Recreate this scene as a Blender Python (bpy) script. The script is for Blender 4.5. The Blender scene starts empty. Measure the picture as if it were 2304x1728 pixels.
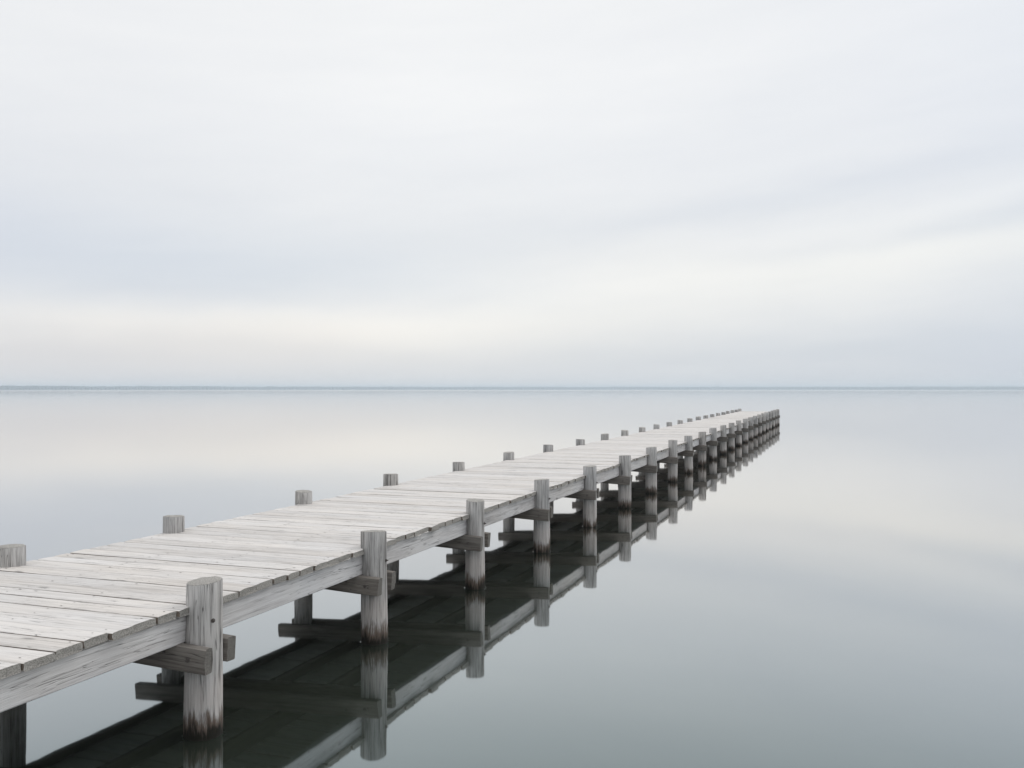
import bpy, bmesh, math, random
from mathutils import Vector, Matrix, noise as mnoise
R = math.radians
scene = bpy.context.scene
COL = scene.collection
rng = random.Random(11)

# ------------------------------------------------------------------ helpers
def link(name, data, parent=None):
    o = bpy.data.objects.new(name, data)
    COL.objects.link(o)
    if parent is not None:
        o.parent = parent
    return o

def tag(o, label=None, cat=None, group=None, kind=None):
    if label: o['label'] = label
    if cat: o['category'] = cat
    if group: o['group'] = group
    if kind: o['kind'] = kind
    return o

def mesh_from(name, verts, faces, mats, smooth=False, rnd=None, fmat=None):
    me = bpy.data.meshes.new(name)
    me.from_pydata(verts, [], faces)
    for m in mats: me.materials.append(m)
    if smooth:
        me.polygons.foreach_set('use_smooth', [True] * len(me.polygons))
    if fmat is not None:
        me.polygons.foreach_set('material_index', fmat)
    if rnd is not None:
        a = me.attributes.new('rnd', 'FLOAT', 'POINT')
        a.data.foreach_set('value', rnd)
    me.update()
    return me

class NT:
    """small node-graph writer"""
    def __init__(self, tree):
        self.t = tree; self.n = tree.nodes; self.l = tree.links
    def node(self, typ, **kw):
        nd = self.n.new(typ)
        for k, v in kw.items(): setattr(nd, k, v)
        return nd
    def put(self, sock, v):
        if isinstance(v, bpy.types.NodeSocket): self.l.new(v, sock)
        elif v is not None: sock.default_value = v
    def math(self, op, a, b=None, c=None, clamp=False):
        nd = self.node('ShaderNodeMath', operation=op, use_clamp=clamp)
        self.put(nd.inputs[0], a); self.put(nd.inputs[1], b); self.put(nd.inputs[2], c)
        return nd.outputs[0]
    def vmath(self, op, a, b=None, scale=None):
        nd = self.node('ShaderNodeVectorMath', operation=op)
        self.put(nd.inputs[0], a); self.put(nd.inputs[1], b)
        if scale is not None: self.put(nd.inputs['Scale'], scale)
        return nd.outputs['Value'] if op in ('DOT_PRODUCT', 'LENGTH') else nd.outputs[0]
    def noise(self, vec, scale=1.0, detail=4.0, rough=.55, dist=0.0):
        nd = self.node('ShaderNodeTexNoise')
        self.put(nd.inputs['Vector'], vec); self.put(nd.inputs['Scale'], scale)
        nd.inputs['Detail'].default_value = detail
        nd.inputs['Roughness'].default_value = rough
        nd.inputs['Distortion'].default_value = dist
        return nd.outputs['Fac']
    def smooth(self, v, lo, hi, a=0.0, b=1.0):
        nd = self.node('ShaderNodeMapRange', interpolation_type='SMOOTHSTEP')
        self.put(nd.inputs[0], v)
        for i, x in zip((1, 2, 3, 4), (lo, hi, a, b)): self.put(nd.inputs[i], x)
        return nd.outputs[0]
    def ramp(self, v, stops, interp='LINEAR'):
        nd = self.node('ShaderNodeValToRGB')
        cr = nd.color_ramp; cr.interpolation = interp
        while len(cr.elements) < len(stops): cr.elements.new(.5)
        for e, (p, c) in zip(cr.elements, stops):
            e.position = p
            e.color = (c, c, c, 1) if isinstance(c, (int, float)) else tuple(c) + (1,)
        self.put(nd.inputs[0], v)
        return nd.outputs[0]
    def mix(self, f, a, b, mode='MIX'):
        nd = self.node('ShaderNodeMix', data_type='RGBA', blend_type=mode)
        self.put(nd.inputs[0], f)
        self.put(nd.inputs[6], a if isinstance(a, bpy.types.NodeSocket) else tuple(a) + (1,))
        self.put(nd.inputs[7], b if isinstance(b, bpy.types.NodeSocket) else tuple(b) + (1,))
        return nd.outputs[2]
    def xyz(self, x, y, z):
        nd = self.node('ShaderNodeCombineXYZ')
        for i, v in enumerate((x, y, z)): self.put(nd.inputs[i], v)
        return nd.outputs[0]
    def sep(self, v):
        nd = self.node('ShaderNodeSeparateXYZ'); self.put(nd.inputs[0], v)
        return nd.outputs

def new_mat(name):
    m = bpy.data.materials.new(name); m.use_nodes = True
    m.node_tree.nodes.clear()
    g = NT(m.node_tree)
    out = g.node('ShaderNodeOutputMaterial')
    return m, g, out

# ------------------------------------------------------------------ materials
def wood(name, axis, light, mid, dark, endc, contrast=1.0, tide=False, knots=1.0, bump=1.0):
    TONE = .15 if tide else .32
    """weathered silver-grey timber; grain runs along `axis` of the object's own coordinates"""
    m, g, out = new_mat(name)
    tc = g.node('ShaderNodeTexCoord')
    at = g.node('ShaderNodeAttribute', attribute_name='rnd')
    oi = g.node('ShaderNodeObjectInfo')
    r0 = g.math('ADD', at.outputs['Fac'], g.math('MULTIPLY', oi.outputs['Random'], 7.31))
    off = g.xyz(g.math('MULTIPLY', r0, 37.0), g.math('MULTIPLY', r0, 53.0), g.math('MULTIPLY', r0, 71.0))
    p = g.vmath('ADD', tc.outputs['Object'], off)
    def stretched(along, across):
        s = [across] * 3; s[axis] = along
        return g.vmath('MULTIPLY', p, tuple(s))
    wob = g.noise(g.vmath('MULTIPLY', p, (3, 3, 3)), 1.0, 2.0)
    streak = g.noise(stretched(1.3, 36), 1.0, 6.0, .66, .5)
    fibre = g.noise(stretched(5.0, 170), 1.0, 3.0, .6)
    blotch = g.noise(stretched(1.4, 5.0), 1.0, 3.0, .55)
    crk = g.noise(stretched(.9, 34), 1.0, 2.0, .5, .8)
    crack = g.smooth(g.math('ABSOLUTE', g.math('SUBTRACT', crk, .5)), .0, .013, 1.0, 0.0)
    crack = g.math('MULTIPLY', crack, g.smooth(blotch, .40, .56))
    # knots: sparse ellipses along the grain
    vo = g.node('ShaderNodeTexVoronoi', feature='F1')
    g.put(vo.inputs['Vector'], stretched(1.7, 5.5)); vo.inputs['Scale'].default_value = 1.0
    sel = g.math('GREATER_THAN', g.sep(vo.outputs['Color'])[0], .62)
    kd = g.math('ADD', vo.outputs['Distance'], g.math('MULTIPLY', g.math('SUBTRACT', streak, .5), .12))
    knot = g.math('MULTIPLY', g.smooth(kd, .035, .13, 1.0, 0.0), g.math('MULTIPLY', sel, knots))
    v = g.math('ADD', g.math('MULTIPLY', g.math('SUBTRACT', streak, .5), 1.5 * contrast),
               g.math('MULTIPLY', g.math('SUBTRACT', fibre, .5), .9 * contrast))
    v = g.math('ADD', v, g.math('MULTIPLY', g.math('SUBTRACT', blotch, .5), .7 * contrast))
    tone = g.math('MULTIPLY', g.math('SUBTRACT', g.math('FRACT', g.math('MULTIPLY', r0, 13.7)), .5), TONE)
    v = g.math('ADD', g.math('ADD', v, tone), .6, clamp=True)
    col = g.ramp(v, [(0.0, dark), (.45, mid), (.85, light)])
    col = g.mix(g.math('MULTIPLY', crack, .75), col, tuple(c * .22 for c in mid))
    col = g.mix(g.math('MULTIPLY', knot, .8), col, tuple(c * .28 for c in mid))
    # warm / cool drift of the weathering
    hue = g.noise(stretched(.8, 2.2), 1.0, 2.0)
    col = g.mix(.35, col, g.ramp(hue, [(.3, (.93, .97, 1.03)), (.7, (1.05, 1.0, .94))]), 'MULTIPLY')
    # end grain: rings and pits
    nrm = g.sep(tc.outputs['Normal'])[axis]
    en = g.smooth(g.math('ABSOLUTE', nrm), .6, .8)
    sc = [120.0] * 3; sc[axis] = 4.0
    eg = g.noise(g.vmath('MULTIPLY', p, tuple(sc)), 1.0, 4.0, .7)
    ecol = g.mix(g.smooth(eg, .36, .6), tuple(c * .55 for c in endc), endc)
    col = g.mix(en, col, ecol)
    rough = .82
    if tide:
        z = g.sep(tc.outputs['Object'])[2]
        q = tc.outputs['Object']
        e1 = g.noise(g.vmath('MULTIPLY', p, (42, 42, 4.5)), 1.0, 5.0, .7)
        e2 = g.noise(g.vmath('MULTIPLY', p, (9, 9, 2.2)), 1.0, 3.0, .6)
        lvl = g.math('ADD', g.math('MULTIPLY', g.math('SUBTRACT', e1, .5), .34), g.math('MULTIPLY', g.math('SUBTRACT', e2, .5), .30))
        zz = g.math('SUBTRACT', g.math('SUBTRACT', z, lvl), g.math('SUBTRACT', g.math('MULTIPLY', oi.outputs['Object Index'], .01), .03))
        pale = g.math('MULTIPLY', g.smooth(zz, .13, .20), g.smooth(zz, .26, .46, 1.0, 0.0))
        col = g.mix(g.math('MULTIPLY', pale, .45), col, (.50, .455, .43))
        col = g.mix(g.math('MULTIPLY', g.smooth(zz, .09, .175, 1.0, 0.0), .88), col, (.082, .053, .036))
        col = g.mix(g.smooth(zz, .02, .10, 1.0, 0.0), col, (.012, .011, .008))
    bs = g.node('ShaderNodeBsdfPrincipled')
    g.put(bs.inputs['Base Color'], col)
    bs.inputs['Roughness'].default_value = rough
    bs.inputs['Specular IOR Level'].default_value = .25
    h = g.math('ADD', g.math('MULTIPLY', fibre, .5), g.math('MULTIPLY', streak, .9))
    h = g.math('SUBTRACT', h, g.math('MULTIPLY', crack, 1.2))
    h = g.math('ADD', h, g.math('MULTIPLY', g.math('MULTIPLY', eg, en), 2.2))
    bp = g.node('ShaderNodeBump'); bp.inputs['Strength'].default_value = .55 * bump
    bp.inputs['Distance'].default_value = .006
    g.put(bp.inputs['Height'], h)
    g.put(bs.inputs['Normal'], bp.outputs[0])
    g.put(out.inputs[0], bs.outputs[0])
    return m

M_deck = wood('weathered_deck_boards', 0, (.675, .65, .628), (.56, .536, .515), (.26, .24, .225), (.36, .345, .32), .85, knots=.8)
M_post = wood('weathered_round_timber', 2, (.48, .47, .46), (.32, .312, .305), (.09, .085, .08), (.48, .46, .43), 1.6, tide=True, knots=1.0, bump=1.5)
M_side = wood('gap_shade_board_edges', 0, (.20, .165, .135), (.14, .115, .095), (.06, .05, .042), (.34, .325, .30), .9, knots=.5)  # board sides coloured dark brown, painting shade into the gaps
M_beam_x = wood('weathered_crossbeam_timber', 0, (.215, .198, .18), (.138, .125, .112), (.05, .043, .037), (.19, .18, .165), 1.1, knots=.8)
M_beam_y = wood('weathered_stringer_timber', 1, (.57, .565, .565), (.45, .44, .44), (.20, .195, .19), (.36, .35, .33), 1.05, knots=1.0)
M_under = wood('shade_dark_underdeck_timber', 1, (.12, .112, .10), (.085, .078, .07), (.035, .032, .028), (.17, .16, .15), .9, knots=.8)  # darker copy of the stringer timber; shade under the deck put into its colour

def simple(name, col, rough, metal=0.0, nscale=None):
    m, g, out = new_mat(name)
    bs = g.node('ShaderNodeBsdfPrincipled')
    tc = g.node('ShaderNodeTexCoord')
    n = g.noise(tc.outputs['Object'], nscale or 60.0, 4.0, .6)
    g.put(bs.inputs['Base Color'], g.ramp(n, [(.3, tuple(c * .6 for c in col)), (.7, tuple(c * 1.3 for c in col))]))
    bs.inputs['Roughness'].default_value = rough; bs.inputs['Metallic'].default_value = metal
    g.put(out.inputs[0], bs.outputs[0])
    return m
M_iron = simple('rusted_dark_iron', (.11, .098, .09), .6, .4)
M_nail = simple('dark_nail_mark', (.13, .112, .098), .8)
M_leaf = simple('far_dark_foliage', (.042, .056, .064), .95, 0, .05)
M_land = simple('far_low_bank', (.10, .105, .085), .95, 0, .02)

def water_material():
    m, g, out = new_mat('still_lake_water')
    geo = g.node('ShaderNodeNewGeometry')
    pos = geo.outputs['Position']
    lw = g.node('ShaderNodeLayerWeight'); lw.inputs['Blend'].default_value = .5
    # near the grazing angle nearly a mirror, darker looking down
    fac = g.ramp(lw.outputs['Facing'], [(0.0, .03), (.40, .08), (.56, .22), (.66, .385), (.74, .55), (.914, .875), (1.0, .985)])
    gl = g.node('ShaderNodeBsdfGlossy'); gl.distribution = 'GGX'
    g.put(gl.inputs['Color'], g.ramp(lw.outputs['Facing'], [(.58, (.82, .955, 1.0)), (.72, (.92, .98, 1.0)), (.86, (1, .985, .972))]))
    # glassy round the pier, wind-ruffled far out on the open lake
    dist = g.vmath('LENGTH', pos)
    g.put(gl.inputs['Roughness'], g.smooth(dist, 150.0, 2200.0, .035, .075))
    df = g.node('ShaderNodeBsdfDiffuse'); df.inputs['Color'].default_value = (.023, .028, .021, 1)
    # the faintest slow swell
    n = g.noise(g.vmath('MULTIPLY', pos, (.9, .9, .9)), 1.0, 3.0, .5)
    bp = g.node('ShaderNodeBump'); bp.inputs['Strength'].default_value = .055
    bp.inputs['Distance'].default_value = .02
    g.put(bp.inputs['Height'], n)
    g.put(gl.inputs['Normal'], bp.outputs[0])
    mx = g.node('ShaderNodeMixShader')
    g.put(mx.inputs[0], fac); g.put(mx.inputs[1], df.outputs[0]); g.put(mx.inputs[2], gl.outputs[0])
    g.put(out.inputs[0], mx.outputs[0])
    return m
M_water = water_material()

# ------------------------------------------------------------------ layout (metres; pier runs along +Y, water at z = 0)
YAW = 19.82
CAM = Vector((3.96, 0.0, 2.268))
U = 6.06
DECK = 0.857                     # top of the boards above the water
WIDTH = 2.34                     # between the two rows of posts
zs = [1.0, 1.363, 1.735, 2.12, 2.515, 2.91, 3.32, 3.73, 4.12, 4.51, 4.90, 5.30, 5.70, 6.09, 6.48, 6.86, 7.23, 7.59, 7.95, 8.30, 8.64, 8.98, 9.32, 9.66]
bents = [U * (1.0628 * z - .2353) for z in zs]
bents = [bents[0] - 4.75, bents[0] - 2.36] + bents     # two more on the way to the shore
Y_END = bents[-1] + .19
Y_START = bents[0] - .9

pier = link('wooden_pier', None)
pier.location = (-WIDTH / 2, bents[0], 0)
tag(pier, 'long weathered grey wooden pier on round posts running out over still water', 'pier')
PO = pier.location.copy()
def child(name, me, loc, parent=None, rot=None):
    """part whose world location is loc (parent = the pier unless given)"""
    par = parent or pier
    o = link(name, me, par)
    o.location = Vector(loc) - (PO if parent is None else Vector((0, 0, 0)))
    if rot: o.rotation_euler = rot
    return o

# ------------------------------------------------------------------ timbers
def timber_data(length, w, h, axis, seed, nseg=14, rag=.004, warp=.003, cham=.006, base=0, org=(0, 0, 0), split=False):
    """squared timber with worn edges; returns verts, faces (local axes: length along `axis`, w horizontal, h vertical)"""
    r = random.Random(seed)
    c = cham
    prof = [(-w/2 + c, -h/2), (w/2 - c, -h/2), (w/2, -h/2 + c), (w/2, 0.0), (w/2, h/2 - c), (w/2 - c*1.5, h/2 - c*.25),
            (w*.17, h/2), (-w*.17, h/2), (-w/2 + c*1.5, h/2 - c*.25), (-w/2, h/2 - c), (-w/2, 0.0), (-w/2, -h/2 + c)]
    n = len(prof)
    verts, faces = [], []
    e0 = [r.uniform(-rag, rag) for _ in prof]; e1 = [r.uniform(-rag, rag) for _ in prof]
    for i in range(nseg + 1):
        t = i / nseg
        x = (t - .5) * length
        bow = warp * mnoise.noise(Vector((t * 2.3, seed * .37, 1.7)))
        bow2 = warp * mnoise.noise(Vector((t * 2.3, seed * .37, 9.7)))
        for k, (a, b) in enumerate(prof):
            wear = .0016 * mnoise.noise(Vector((t * length * 4, k * 3.1, seed * 1.3)))
            end = min(t, 1 - t) * length
            rr = 1.0 - (.02 if end < .01 else 0.0)
            xx = x + (e0[k] if i == 0 else e1[k] if i == nseg else 0)
            aa = a * rr + bow + wear; bb = b * rr + bow2 + wear
            v = (xx, aa, bb) if axis == 0 else (aa, xx, bb)
            verts.append((v[0] + org[0], v[1] + org[1], v[2] + org[2]))
    for i in range(nseg):
        for k in range(n):
            k2 = (k + 1) % n
            q = (base + i*n + k, base + i*n + k2, base + (i+1)*n + k2, base + (i+1)*n + k)
            faces.append(q if axis == 1 else q[::-1])
    a = tuple(base + k for k in range(n)); b = tuple(base + nseg*n + k for k in range(n))
    faces.append(a[::-1] if axis == 1 else a); faces.append(b if axis == 1 else b[::-1])
    # keep outward orientation
    return verts, faces

def fix_normals(me):
    bm = bmesh.new(); bm.from_mesh(me)
    bmesh.ops.recalc_face_normals(bm, faces=bm.faces)
    bm.to_mesh(me); bm.free(); me.update()

# deck: every board cut a little differently, all nailed into one surface
DX1, DX0 = -.040, -WIDTH - .005
T = .050
verts, faces, rnd, fmat = [], [], [], []
y = Y_START; k = 0; boards = []
while y < Y_END - .05:
    w = rng.choice((.175, .19, .2, .205, .215, .225)) + rng.uniform(-.008, .008)
    if y + w > Y_END - .06: w = Y_END - y
    gap = rng.uniform(.009, .016)
    x1 = DX1 + rng.uniform(-.014, .012); x0 = DX0 + rng.uniform(-.012, .016)
    zc = DECK - T / 2 + rng.uniform(-.0035, .0025)
    v, f = timber_data(x1 - x0, w - gap, T + rng.uniform(-.003, .003), 0, 100 + k, 12, .0055, .003, .006, len(verts),
                       ((x0 + x1) / 2, y + w / 2, zc))
    tilt = rng.uniform(-.010, .010); skew = rng.uniform(-.0022, .0022)
    v = [(a, b + (a + 1.2) * skew, c + (b - y - w/2) * tilt) for a, b, c in v]
    verts += v; faces += f; rnd += [rng.random() * 9 + k * .01] * len(v)
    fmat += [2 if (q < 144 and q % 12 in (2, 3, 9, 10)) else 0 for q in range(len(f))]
    boards.append((y, w, zc + T / 2))
    y += w; k += 1
# nail heads, two a board over each stringer, on the boards near enough to show them
for (y0, w, zt) in boards:
    if y0 > 22: break
    for xs in (-.115, -.86, -1.52, -WIDTH + .09):
        for fy in (.25, .74):
            if rng.random() < .3: continue
            cx = xs + rng.uniform(-.018, .018); cy = y0 + w * fy + rng.uniform(-.012, .012)
            b = len(verts); rr = rng.uniform(.004, .0068); el = rng.uniform(1.0, 2.2)
            for q in range(7):
                an = q * math.tau / 7
                verts.append((cx + rr * el * math.cos(an), cy + rr * math.sin(an), zt + .0022))
                rnd.append(0)
            faces.append(tuple(range(b, b + 7))); fmat.append(1)
v0 = [(a - PO.x, b - PO.y, c) for a, b, c in verts]
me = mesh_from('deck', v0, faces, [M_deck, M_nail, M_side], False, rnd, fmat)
fix_normals(me)
deck = child('deck', me, PO)

# ------------------------------------------------------------------ round posts
TOP = DECK + .152
def post_mesh(seed, rtop=.109, rbot=.121, nu=56):
    r = random.Random(seed)
    zl = [-.45, -.2, -.05, 0, .04, .08, .13] + [.13 + (TOP - .145 - .13) * (i + 1) / 16 for i in range(16)] + [TOP - .006, TOP]
    verts, faces = [], []
    s = seed * 1.91
    leanx, leany = r.uniform(-.012, .012), r.uniform(-.012, .012)
    tx, ty = r.uniform(-.09, .09), r.uniform(-.09, .09)
    rs = r.uniform(.955, 1.05)
    for zi, z in enumerate(zl):
        t = max(0, min(1, z / TOP))
        rad = (rbot + (rtop - rbot) * t) * rs
        if zi == len(zl) - 1: rad -= .005
        for u in range(nu):
            an = u * math.tau / nu
            ca, sa = math.cos(an), math.sin(an)
            d = .0075 * mnoise.noise(Vector((ca * .9 + s, sa * .9, z * 1.1)))
            groove = mnoise.noise(Vector((ca * 6.5 + s, sa * 6.5, z * .8 + 3)))
            d -= .0042 * max(0, abs(groove) * -6 + 1)
            d += .0012 * mnoise.noise(Vector((ca * 15 + s, sa * 15, z * 3)))
            rr = rad + d
            zz = z + ((ca * rr * tx + sa * rr * ty) + .0035 * mnoise.noise(Vector((ca * 5, sa * 5, s))) if zi >= len(zl) - 2 else 0)
            verts.append((ca * rr + leanx * z, sa * rr + leany * z, zz))
    n = len(zl)
    for i in range(n - 1):
        for u in range(nu):
            u2 = (u + 1) % nu
            faces.append((i*nu + u, i*nu + u2, (i+1)*nu + u2, (i+1)*nu + u))
    # domed, checked top: inner rings
    last = (n - 1) * nu
    cx = leanx * TOP; cy = leany * TOP
    prev = last
    for fr in (.78, .5, .22):
        b = len(verts)
        for u in range(nu):
            x, yv, z = verts[last + u]
            x, yv = cx + (x - cx) * fr, cy + (yv - cy) * fr
            zz = TOP + (x - cx) * tx + (yv - cy) * ty + .003 + .0045 * mnoise.noise(Vector((x * 60 + s, yv * 60, 2)))
            verts.append((x, yv, zz))
        for u in range(nu):
            u2 = (u + 1) % nu
            faces.append((prev + u, prev + u2, b + u2, b + u))
        prev = b
    verts.append((cx, cy, TOP + .002))
    for u in range(nu):
        faces.append((prev + u, prev + (u + 1) % nu, len(verts) - 1))
    return mesh_from('post', verts, faces, [M_post], True)

def bolt_mesh(name, r=.0085, l=.008):
    bm = bmesh.new()
    bmesh.ops.create_cone(bm, cap_ends=True, segments=14, radius1=r * 1.75, radius2=r * 1.75, depth=.004)
    bmesh.ops.translate(bm, verts=bm.verts, vec=(0, 0, .002))
    q = bmesh.ops.create_cone(bm, cap_ends=True, segments=6, radius1=r, radius2=r * .9, depth=l)
    bmesh.ops.translate(bm, verts=q['verts'], vec=(0, 0, .004 + l / 2))
    q = bmesh.ops.create_cone(bm, cap_ends=True, segments=10, radius1=r * .5, radius2=r * .45, depth=.012)
    bmesh.ops.translate(bm, verts=q['verts'], vec=(0, 0, .004 + l + .004))
    me = bpy.data.meshes.new(name); bm.to_mesh(me); bm.free()
    me.materials.append(M_iron)
    return me
BOLT = bolt_mesh('bolt')
NAILHEAD = bolt_mesh('bolt_head', .0055, .004)

posts = []
for i, yb in enumerate(bents):
    for side, x in ((1, 0.0), (-1, -WIDTH)):
        jx, jy = rng.uniform(-.012, .012), rng.uniform(-.02, .02)
        if i == 2: jx = jy = 0
        if i == 3 and side > 0: jx = jy = 0
        if side < 0 and i in (3, 4): jx, jy = .03, (.11 if i == 3 else .07)
        me = post_mesh(i * 2 + (side > 0), .108 + rng.uniform(-.003, .006), .121 + rng.uniform(-.003, .003))
        o = child('post', me, (x + jx, yb + jy, rng.uniform(-.012, .012) if i != 2 else 0))
        # how far the weed and slime climb differs from pile to pile
        o.pass_index = rng.choice((4, 5, 6)) if 2 <= i <= 4 else rng.choice((2, 3, 4)) if i < 8 else rng.choice((0, 1, 2))
        if i == 2 and side > 0: o.pass_index = 5
        posts.append((x + jx, yb + jy))
        if side > 0 and i < 12:
            # bolt through the stringer, on the water side towards the far half
            an = R(rng.uniform(-6, 4)) if i != 2 else R(-22)
            rr = .112
            b = link('bolt', BOLT, o)
            b.location = (rr * math.cos(an), rr * math.sin(an), DECK - .11 + rng.uniform(-.02, .02))
            b.rotation_euler = (0, R(90), an)

# a second pile driven beside the first shoreward one on the far edge
yb = U * (1.0628 * (1.222 - .131) - .2353)
child('post', post_mesh(301, .108, .121), (-WIDTH, yb, 0))
posts.append((-WIDTH, yb))

# ------------------------------------------------------------------ stringers (long timbers under the boards)
ST_TOP = DECK - T - .003
ST_H = .180
SLOPE = .115 / WIDTH                # the clasping beams rise towards the far row of posts
def stringer(x, y0, y1, seed, w=.062, drop=0.0, mat=None):
    hh = ST_H + min(0, x + .1) * SLOPE
    v, f = timber_data(y1 - y0, w, hh + rng.uniform(-.004, .004), 1, seed, 18, .003, .006, .006)
    me = mesh_from('stringer', v, f, [mat or M_beam_y], False)
    fix_normals(me)
    return child('stringer', me, (x, (y0 + y1) / 2, ST_TOP - hh / 2 - drop), None, (rng.uniform(-.0008, .0008), 0, 0))
ends = [Y_START + .02] + bents + [Y_END - .015]
for i in range(len(ends) - 1):
    a, b = ends[i], ends[i + 1]
    stringer(-.105 + rng.uniform(-.006, .006), a + .003, b - .003, 900 + i, .062, rng.uniform(0, .003))
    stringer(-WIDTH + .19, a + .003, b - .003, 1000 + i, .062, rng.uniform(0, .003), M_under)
for i in range(0, len(ends) - 1, 3):
    a, b = ends[i], ends[min(i + 3, len(ends) - 1)]
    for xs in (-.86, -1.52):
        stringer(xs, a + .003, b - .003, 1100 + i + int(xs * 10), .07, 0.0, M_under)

# ------------------------------------------------------------------ paired crossbeams clasping the posts
CB_TOP = ST_TOP - ST_H - .002
CB_H = .162
def crossbeam(x0, x1, y, th, seed):
    v, f = timber_data(x1 - x0, th, CB_H + rng.uniform(-.004, .006), 0, seed, 12, .005, .004, .007)
    me = mesh_from('crossbeam', v, f, [M_beam_x], False)
    fix_normals(me)
    xm = (x0 + x1) / 2
    return child('crossbeam', me, (xm, y, CB_TOP - CB_H / 2 - xm * SLOPE), None, (0, math.atan(SLOPE) + rng.uniform(-.0015, .0015), 0))
for i, yb in enumerate(bents):
    th = .074
    xr = .140 + rng.uniform(-.012, .015)
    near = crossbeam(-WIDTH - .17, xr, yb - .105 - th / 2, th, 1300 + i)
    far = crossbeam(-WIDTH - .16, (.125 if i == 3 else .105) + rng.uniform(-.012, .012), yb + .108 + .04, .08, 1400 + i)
    if i < 13:
        half = (xr + WIDTH + .17) / 2
        for dx, dz in ((-.14, -.004), (-.31, .022)):
            b = link('bolt', BOLT if dx > -.2 else NAILHEAD, near)
            b.location = (half + dx + rng.uniform(-.012, .012), -th / 2 - .001, dz + rng.uniform(-.008, .008))
            b.rotation_euler = (R(90), 0, 0)

# ------------------------------------------------------------------ water, with the small meniscus that climbs each post
WR = 9000.0
verts = [(WR * math.cos(a * math.tau / 64), WR * math.sin(a * math.tau / 64), 0) for a in range(64)]
faces = [tuple(range(64))]
for (px, py) in posts:
    b = len(verts); n = 40
    for rad, z in ((.138, .0006), (.128, .0016), (.123, .0032), (.112, .005)):
        for u in range(n):
            an = u * math.tau / n
            wv = .004 * mnoise.noise(Vector((math.cos(an) * 2 + px, math.sin(an) * 2 + py, rad * 9)))
            verts.append((px + (rad + wv) * math.cos(an), py + (rad + wv) * math.sin(an), z))
    for q in range(3):
        for u in range(n):
            u2 = (u + 1) % n
            faces.append((b + q*n + u, b + q*n + u2, b + (q+1)*n + u2, b + (q+1)*n + u))
me = mesh_from('water', verts, faces, [M_water], True)
water = link('water', me)
tag(water, 'flat pale lake water mirroring the overcast sky and the pier', 'water', kind='structure')

# ------------------------------------------------------------------ far shore: low bank and a hazy line of trees
fwd = Vector((-math.sin(R(YAW)), math.cos(R(YAW)), 0)); rgt = Vector((math.cos(R(YAW)), math.sin(R(YAW)), 0))
def shore(az):                                   # distance of the shoreline for a bearing off the camera's axis
    t = (az + 45) / 90
    return 2450 + 2650 * (1 - (1 - min(1, max(0, t / .62))) ** 2) - 350 * max(0, (t - .62) / .38) ** 1.5
verts, faces = [], []
N = 120
for i in range(N + 1):
    az = -75 + 150 * i / N
    d = shore(az) + 25 * mnoise.noise(Vector((az * .6, 3, 1)))
    dirv = fwd * math.cos(R(az)) + rgt * math.sin(R(az))
    for dd, z in ((0, -.3), (6, .7), (60, 1.6), (600, 3.0), (605, -.4)):
        p = dirv * (d + dd)
        verts.append((p.x, p.y, z))
for i in range(N):
    for q in range(4):
        faces.append((i*5 + q, (i+1)*5 + q, (i+1)*5 + q + 1, i*5 + q + 1))
me = mesh_from('far_shore', verts, faces, [M_land], True); fix_normals(me)
tag(link('far_shore', me), 'low bank of the far shore below the trees on the horizon', 'shore', kind='structure')

bm = bmesh.new(); bmesh.ops.create_icosphere(bm, subdivisions=1, radius=1)
ico_v = [tuple(v.co) for v in bm.verts]; ico_f = [tuple(v.index for v in f.verts) for f in bm.faces]; bm.free()
verts, faces = [], []
tr = random.Random(5)
az = -75.0
while az < 75:
    d0 = shore(az)
    for row in range(3):
        d = d0 + 22 + row * 26 + tr.uniform(-8, 8)
        a2 = az + tr.uniform(-.1, .1)
        big = mnoise.noise(Vector((a2 * .35, 7, 2))) + .6 * mnoise.noise(Vector((a2 * 1.4, 2, 2)))
        H = 13.4 + 2.2 * big + tr.uniform(-1.2, 1.6) + row * .8
        dirv = fwd * math.cos(R(a2)) + rgt * math.sin(R(a2))
        c = dirv * d
        for cl in range(2):
            rw = tr.uniform(6.5, 9.0) * (1 if cl == 0 else .6); rh = H * (.5 if cl == 0 else .26)
            zc = H * .5 if cl == 0 else H * .80
            ox, oy = tr.uniform(-3, 3), tr.uniform(-3, 3)
            b = len(verts)
            for v in ico_v:
                s = tr.uniform(.8, 1.15)
                verts.append((c.x + ox + v[0] * rw * s, c.y + oy + v[1] * rw * s, max(-.2, zc + v[2] * rh * s)))
            faces += [tuple(b + q for q in f) for f in ico_f]
    az += math.degrees(5.0 / d0)
me = mesh_from('distant_treeline', verts, faces, [M_leaf], False)
tag(link('distant_treeline', me), 'blue grey wooded far shoreline fading into haze along the horizon', 'far wood', kind='stuff')

# ------------------------------------------------------------------ haze over the lake
B = 9300.0
hv = [(x, y_, z) for z in (-1.4, 24.0) for (x, y_) in ((-B, -B), (B, -B), (B, B), (-B, B))]
hf = [(3, 2, 1, 0), (4, 5, 6, 7), (0, 1, 5, 4), (1, 2, 6, 5), (2, 3, 7, 6), (3, 0, 4, 7)]
M_haze, g, out = new_mat('thin_lake_haze')
pv = g.node('ShaderNodeVolumePrincipled')
pv.inputs['Color'].default_value = (.82, .915, 1.0, 1)
pv.inputs['Density'].default_value = 3.1e-4
pv.inputs['Anisotropy'].default_value = 0.0
g.put(out.inputs['Volume'], pv.outputs[0])
hz = link('haze', mesh_from('haze', hv, hf, [M_haze]))
tag(hz, 'thin pale haze lying over the lake', 'haze', kind='stuff')

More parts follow.
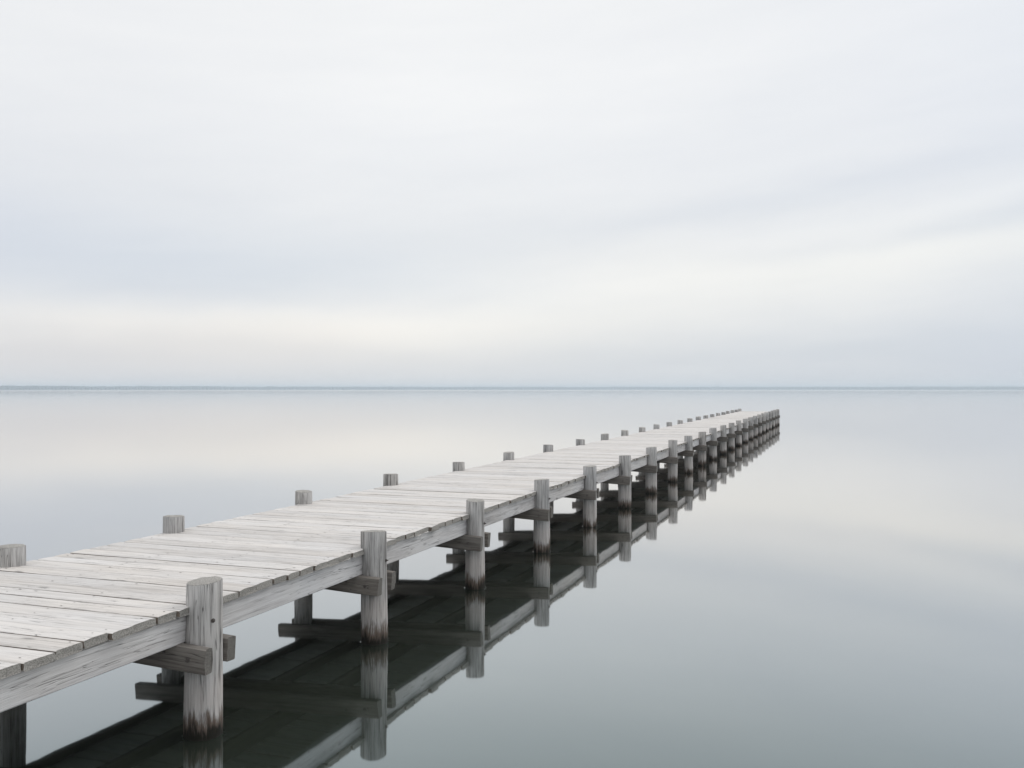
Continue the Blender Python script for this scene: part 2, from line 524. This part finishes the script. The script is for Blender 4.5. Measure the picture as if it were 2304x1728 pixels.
# ------------------------------------------------------------------ sky and light
SUN_EL, SUN_AZ = 48.0, 38.0        # azimuth from +Y towards +X
w = bpy.data.worlds.new('World'); scene.world = w
w.use_nodes = True
w.node_tree.nodes.clear()
g = NT(w.node_tree)
out = g.node('ShaderNodeOutputWorld')
sky = g.node('ShaderNodeTexSky', sky_type='NISHITA')
sky.sun_disc = False; sky.sun_elevation = R(SUN_EL); sky.sun_rotation = R(SUN_AZ)
bg1 = g.node('ShaderNodeBackground'); g.put(bg1.inputs[0], sky.outputs[0]); bg1.inputs[1].default_value = .10
tc = g.node('ShaderNodeTexCoord')
d = g.vmath('NORMALIZE', tc.outputs['Generated'])
dz = g.sep(d)[2]
el = g.math('ABSOLUTE', g.math('ARCSINE', dz))
ua = g.math('ARCTAN2', g.vmath('DOT_PRODUCT', d, tuple(rgt)), g.vmath('DOT_PRODUCT', d, tuple(fwd)))
# cloud-deck coordinates: streaks lie flat and close up towards the horizon
inv = g.math('DIVIDE', 1.0, g.math('ADD', g.math('ABSOLUTE', dz), .09))
flat = g.vmath('SCALE', g.vmath('MULTIPLY', d, (1, 1, 0)), None, inv)
n_big = g.noise(g.vmath('MULTIPLY', flat, (.55, .55, 1)), 1.0, 4.0, .5)
n_str = g.noise(g.xyz(g.math('MULTIPLY', ua, 2.2), g.math('MULTIPLY', g.math('ADD', el, g.math('MULTIPLY', ua, -.06)), 15.0), 3.3), 1.0, 4.0, .5, .4)
n_w1 = g.math('SUBTRACT', g.noise(g.xyz(g.math('MULTIPLY', ua, 3.5), g.math('MULTIPLY', el, 9.0), 1.1), 1.0, 4.0, .5), .5)
n_w2 = g.math('SUBTRACT', g.noise(g.xyz(g.math('MULTIPLY', ua, 3.5), g.math('MULTIPLY', el, 9.0), 8.1), 1.0, 4.0, .5), .5)
uw = g.math('ADD', ua, g.math('MULTIPLY', n_w1, .30))
ew = g.math('ADD', el, g.math('MULTIPLY', n_w2, .045))
F = 1989.0
def bank(x, y, sx, sy, slope=0.0):
    """soft-edged bank of cloud at a bearing and height above the horizon"""
    uc, ec, su, se = (x - 1106) / F, (841 - y) / F, sx / F, sy / F
    du = g.math('SUBTRACT', uw, uc)
    de = g.math('SUBTRACT', g.math('SUBTRACT', ew, ec), g.math('MULTIPLY', du, -slope))
    q = g.math('ADD', g.math('POWER', g.math('DIVIDE', g.math('ABSOLUTE', du), su), 2.0), g.math('POWER', g.math('DIVIDE', g.math('ABSOLUTE', de), se), 2.0))
    return g.math('EXPONENT', g.math('MULTIPLY', q, -.5))
base = g.ramp(g.math('DIVIDE', el, 1.5708), [(0.0, (.745, .755, .775)), (.07, (.775, .795, .82)), (.16, (.835, .85, .875)), (.26, (.885, .895, .908)), (.55, (1.12, 1.14, 1.16)), (1.0, (1.28, 1.30, 1.32))])
acc = base
def add(mask, col):
    global acc
    acc = g.vmath('ADD', acc, g.vmath('SCALE', col, None, mask))
add(bank(560, 705, 430, 34, 0.0), (.125, .10, .058))
add(bank(480, 760, 420, 45, 0.0), (.055, .03, .0))
add(bank(1420, 625, 520, 70, -.09), (.135, .11, .065))
add(bank(2000, 560, 330, 36, -.12), (.05, .045, .025))
add(bank(-20, 560, 430, 95, .10), (-.065, -.05, -.018))
add(bank(700, 590, 420, 60, .05), (-.045, -.03, -.012))
add(bank(2330, 790, 420, 85, .0), (-.09, -.065, -.02))
add(bank(1600, 770, 500, 40, .0), (-.04, -.03, -.02))
add(bank(1000, 230, 480, 260, .0), (.075, .07, .055))
add(bank(1750, 435, 420, 22, -.14), (-.055, -.045, -.03))
add(bank(2080, 508, 260, 18, -.13), (-.08, -.064, -.04))
add(bank(2000, 470, 260, 16, -.14), (.04, .038, .03))
add(bank(2250, 200, 350, 260, .0), (-.045, -.03, -.006))
add(bank(0, 805, 420, 60, .0), (-.035, -.045, -.04))
n_fine = g.noise(g.xyz(g.math('MULTIPLY', ua, 7.0), g.math('MULTIPLY', g.math('ADD', el, g.math('MULTIPLY', ua, -.09)), 42.0), 5.7), 1.0, 5.0, .6, .6)
add(g.math('SUBTRACT', n_str, .5), (.08, .07, .055))
add(g.math('SUBTRACT', n_fine, .5), (.05, .045, .035))
add(g.math('SUBTRACT', n_big, .5), (.08, .07, .055))
bg2 = g.node('ShaderNodeBackground'); g.put(bg2.inputs[0], acc); bg2.inputs[1].default_value = 1.0
mx = g.node('ShaderNodeMixShader'); mx.inputs[0].default_value = .95
g.put(mx.inputs[1], bg1.outputs[0]); g.put(mx.inputs[2], bg2.outputs[0])
g.put(out.inputs[0], mx.outputs[0])

sd = bpy.data.lights.new('sun', 'SUN'); sd.energy = .8; sd.angle = R(26); sd.color = (1.0, .965, .92)
so = link('sun', sd)
sv = Vector((math.sin(R(SUN_AZ)) * math.cos(R(SUN_EL)), math.cos(R(SUN_AZ)) * math.cos(R(SUN_EL)), math.sin(R(SUN_EL))))
so.rotation_euler = (-sv).to_track_quat('-Z', 'Y').to_euler(); so.location = sv * 20

# ------------------------------------------------------------------ camera
cd = bpy.data.cameras.new('camera'); cam = link('camera', cd)
cd.sensor_width = 36.0; cd.lens = 36.0 * 2072 / 2304
cd.clip_start = .05; cd.clip_end = 40000
cam.location = CAM
cam.rotation_euler = (R(90 + .33), 0, R(YAW))
scene.camera = cam

scene.view_settings.view_transform = 'Standard'; scene.view_settings.look = 'None'
scene.view_settings.exposure = 0; scene.view_settings.gamma = 1
scene.render.engine = 'CYCLES'
scene.cycles.max_bounces = 8; scene.cycles.diffuse_bounces = 4; scene.cycles.glossy_bounces = 4
scene.cycles.volume_bounces = 3
scene.cycles.use_denoising = True
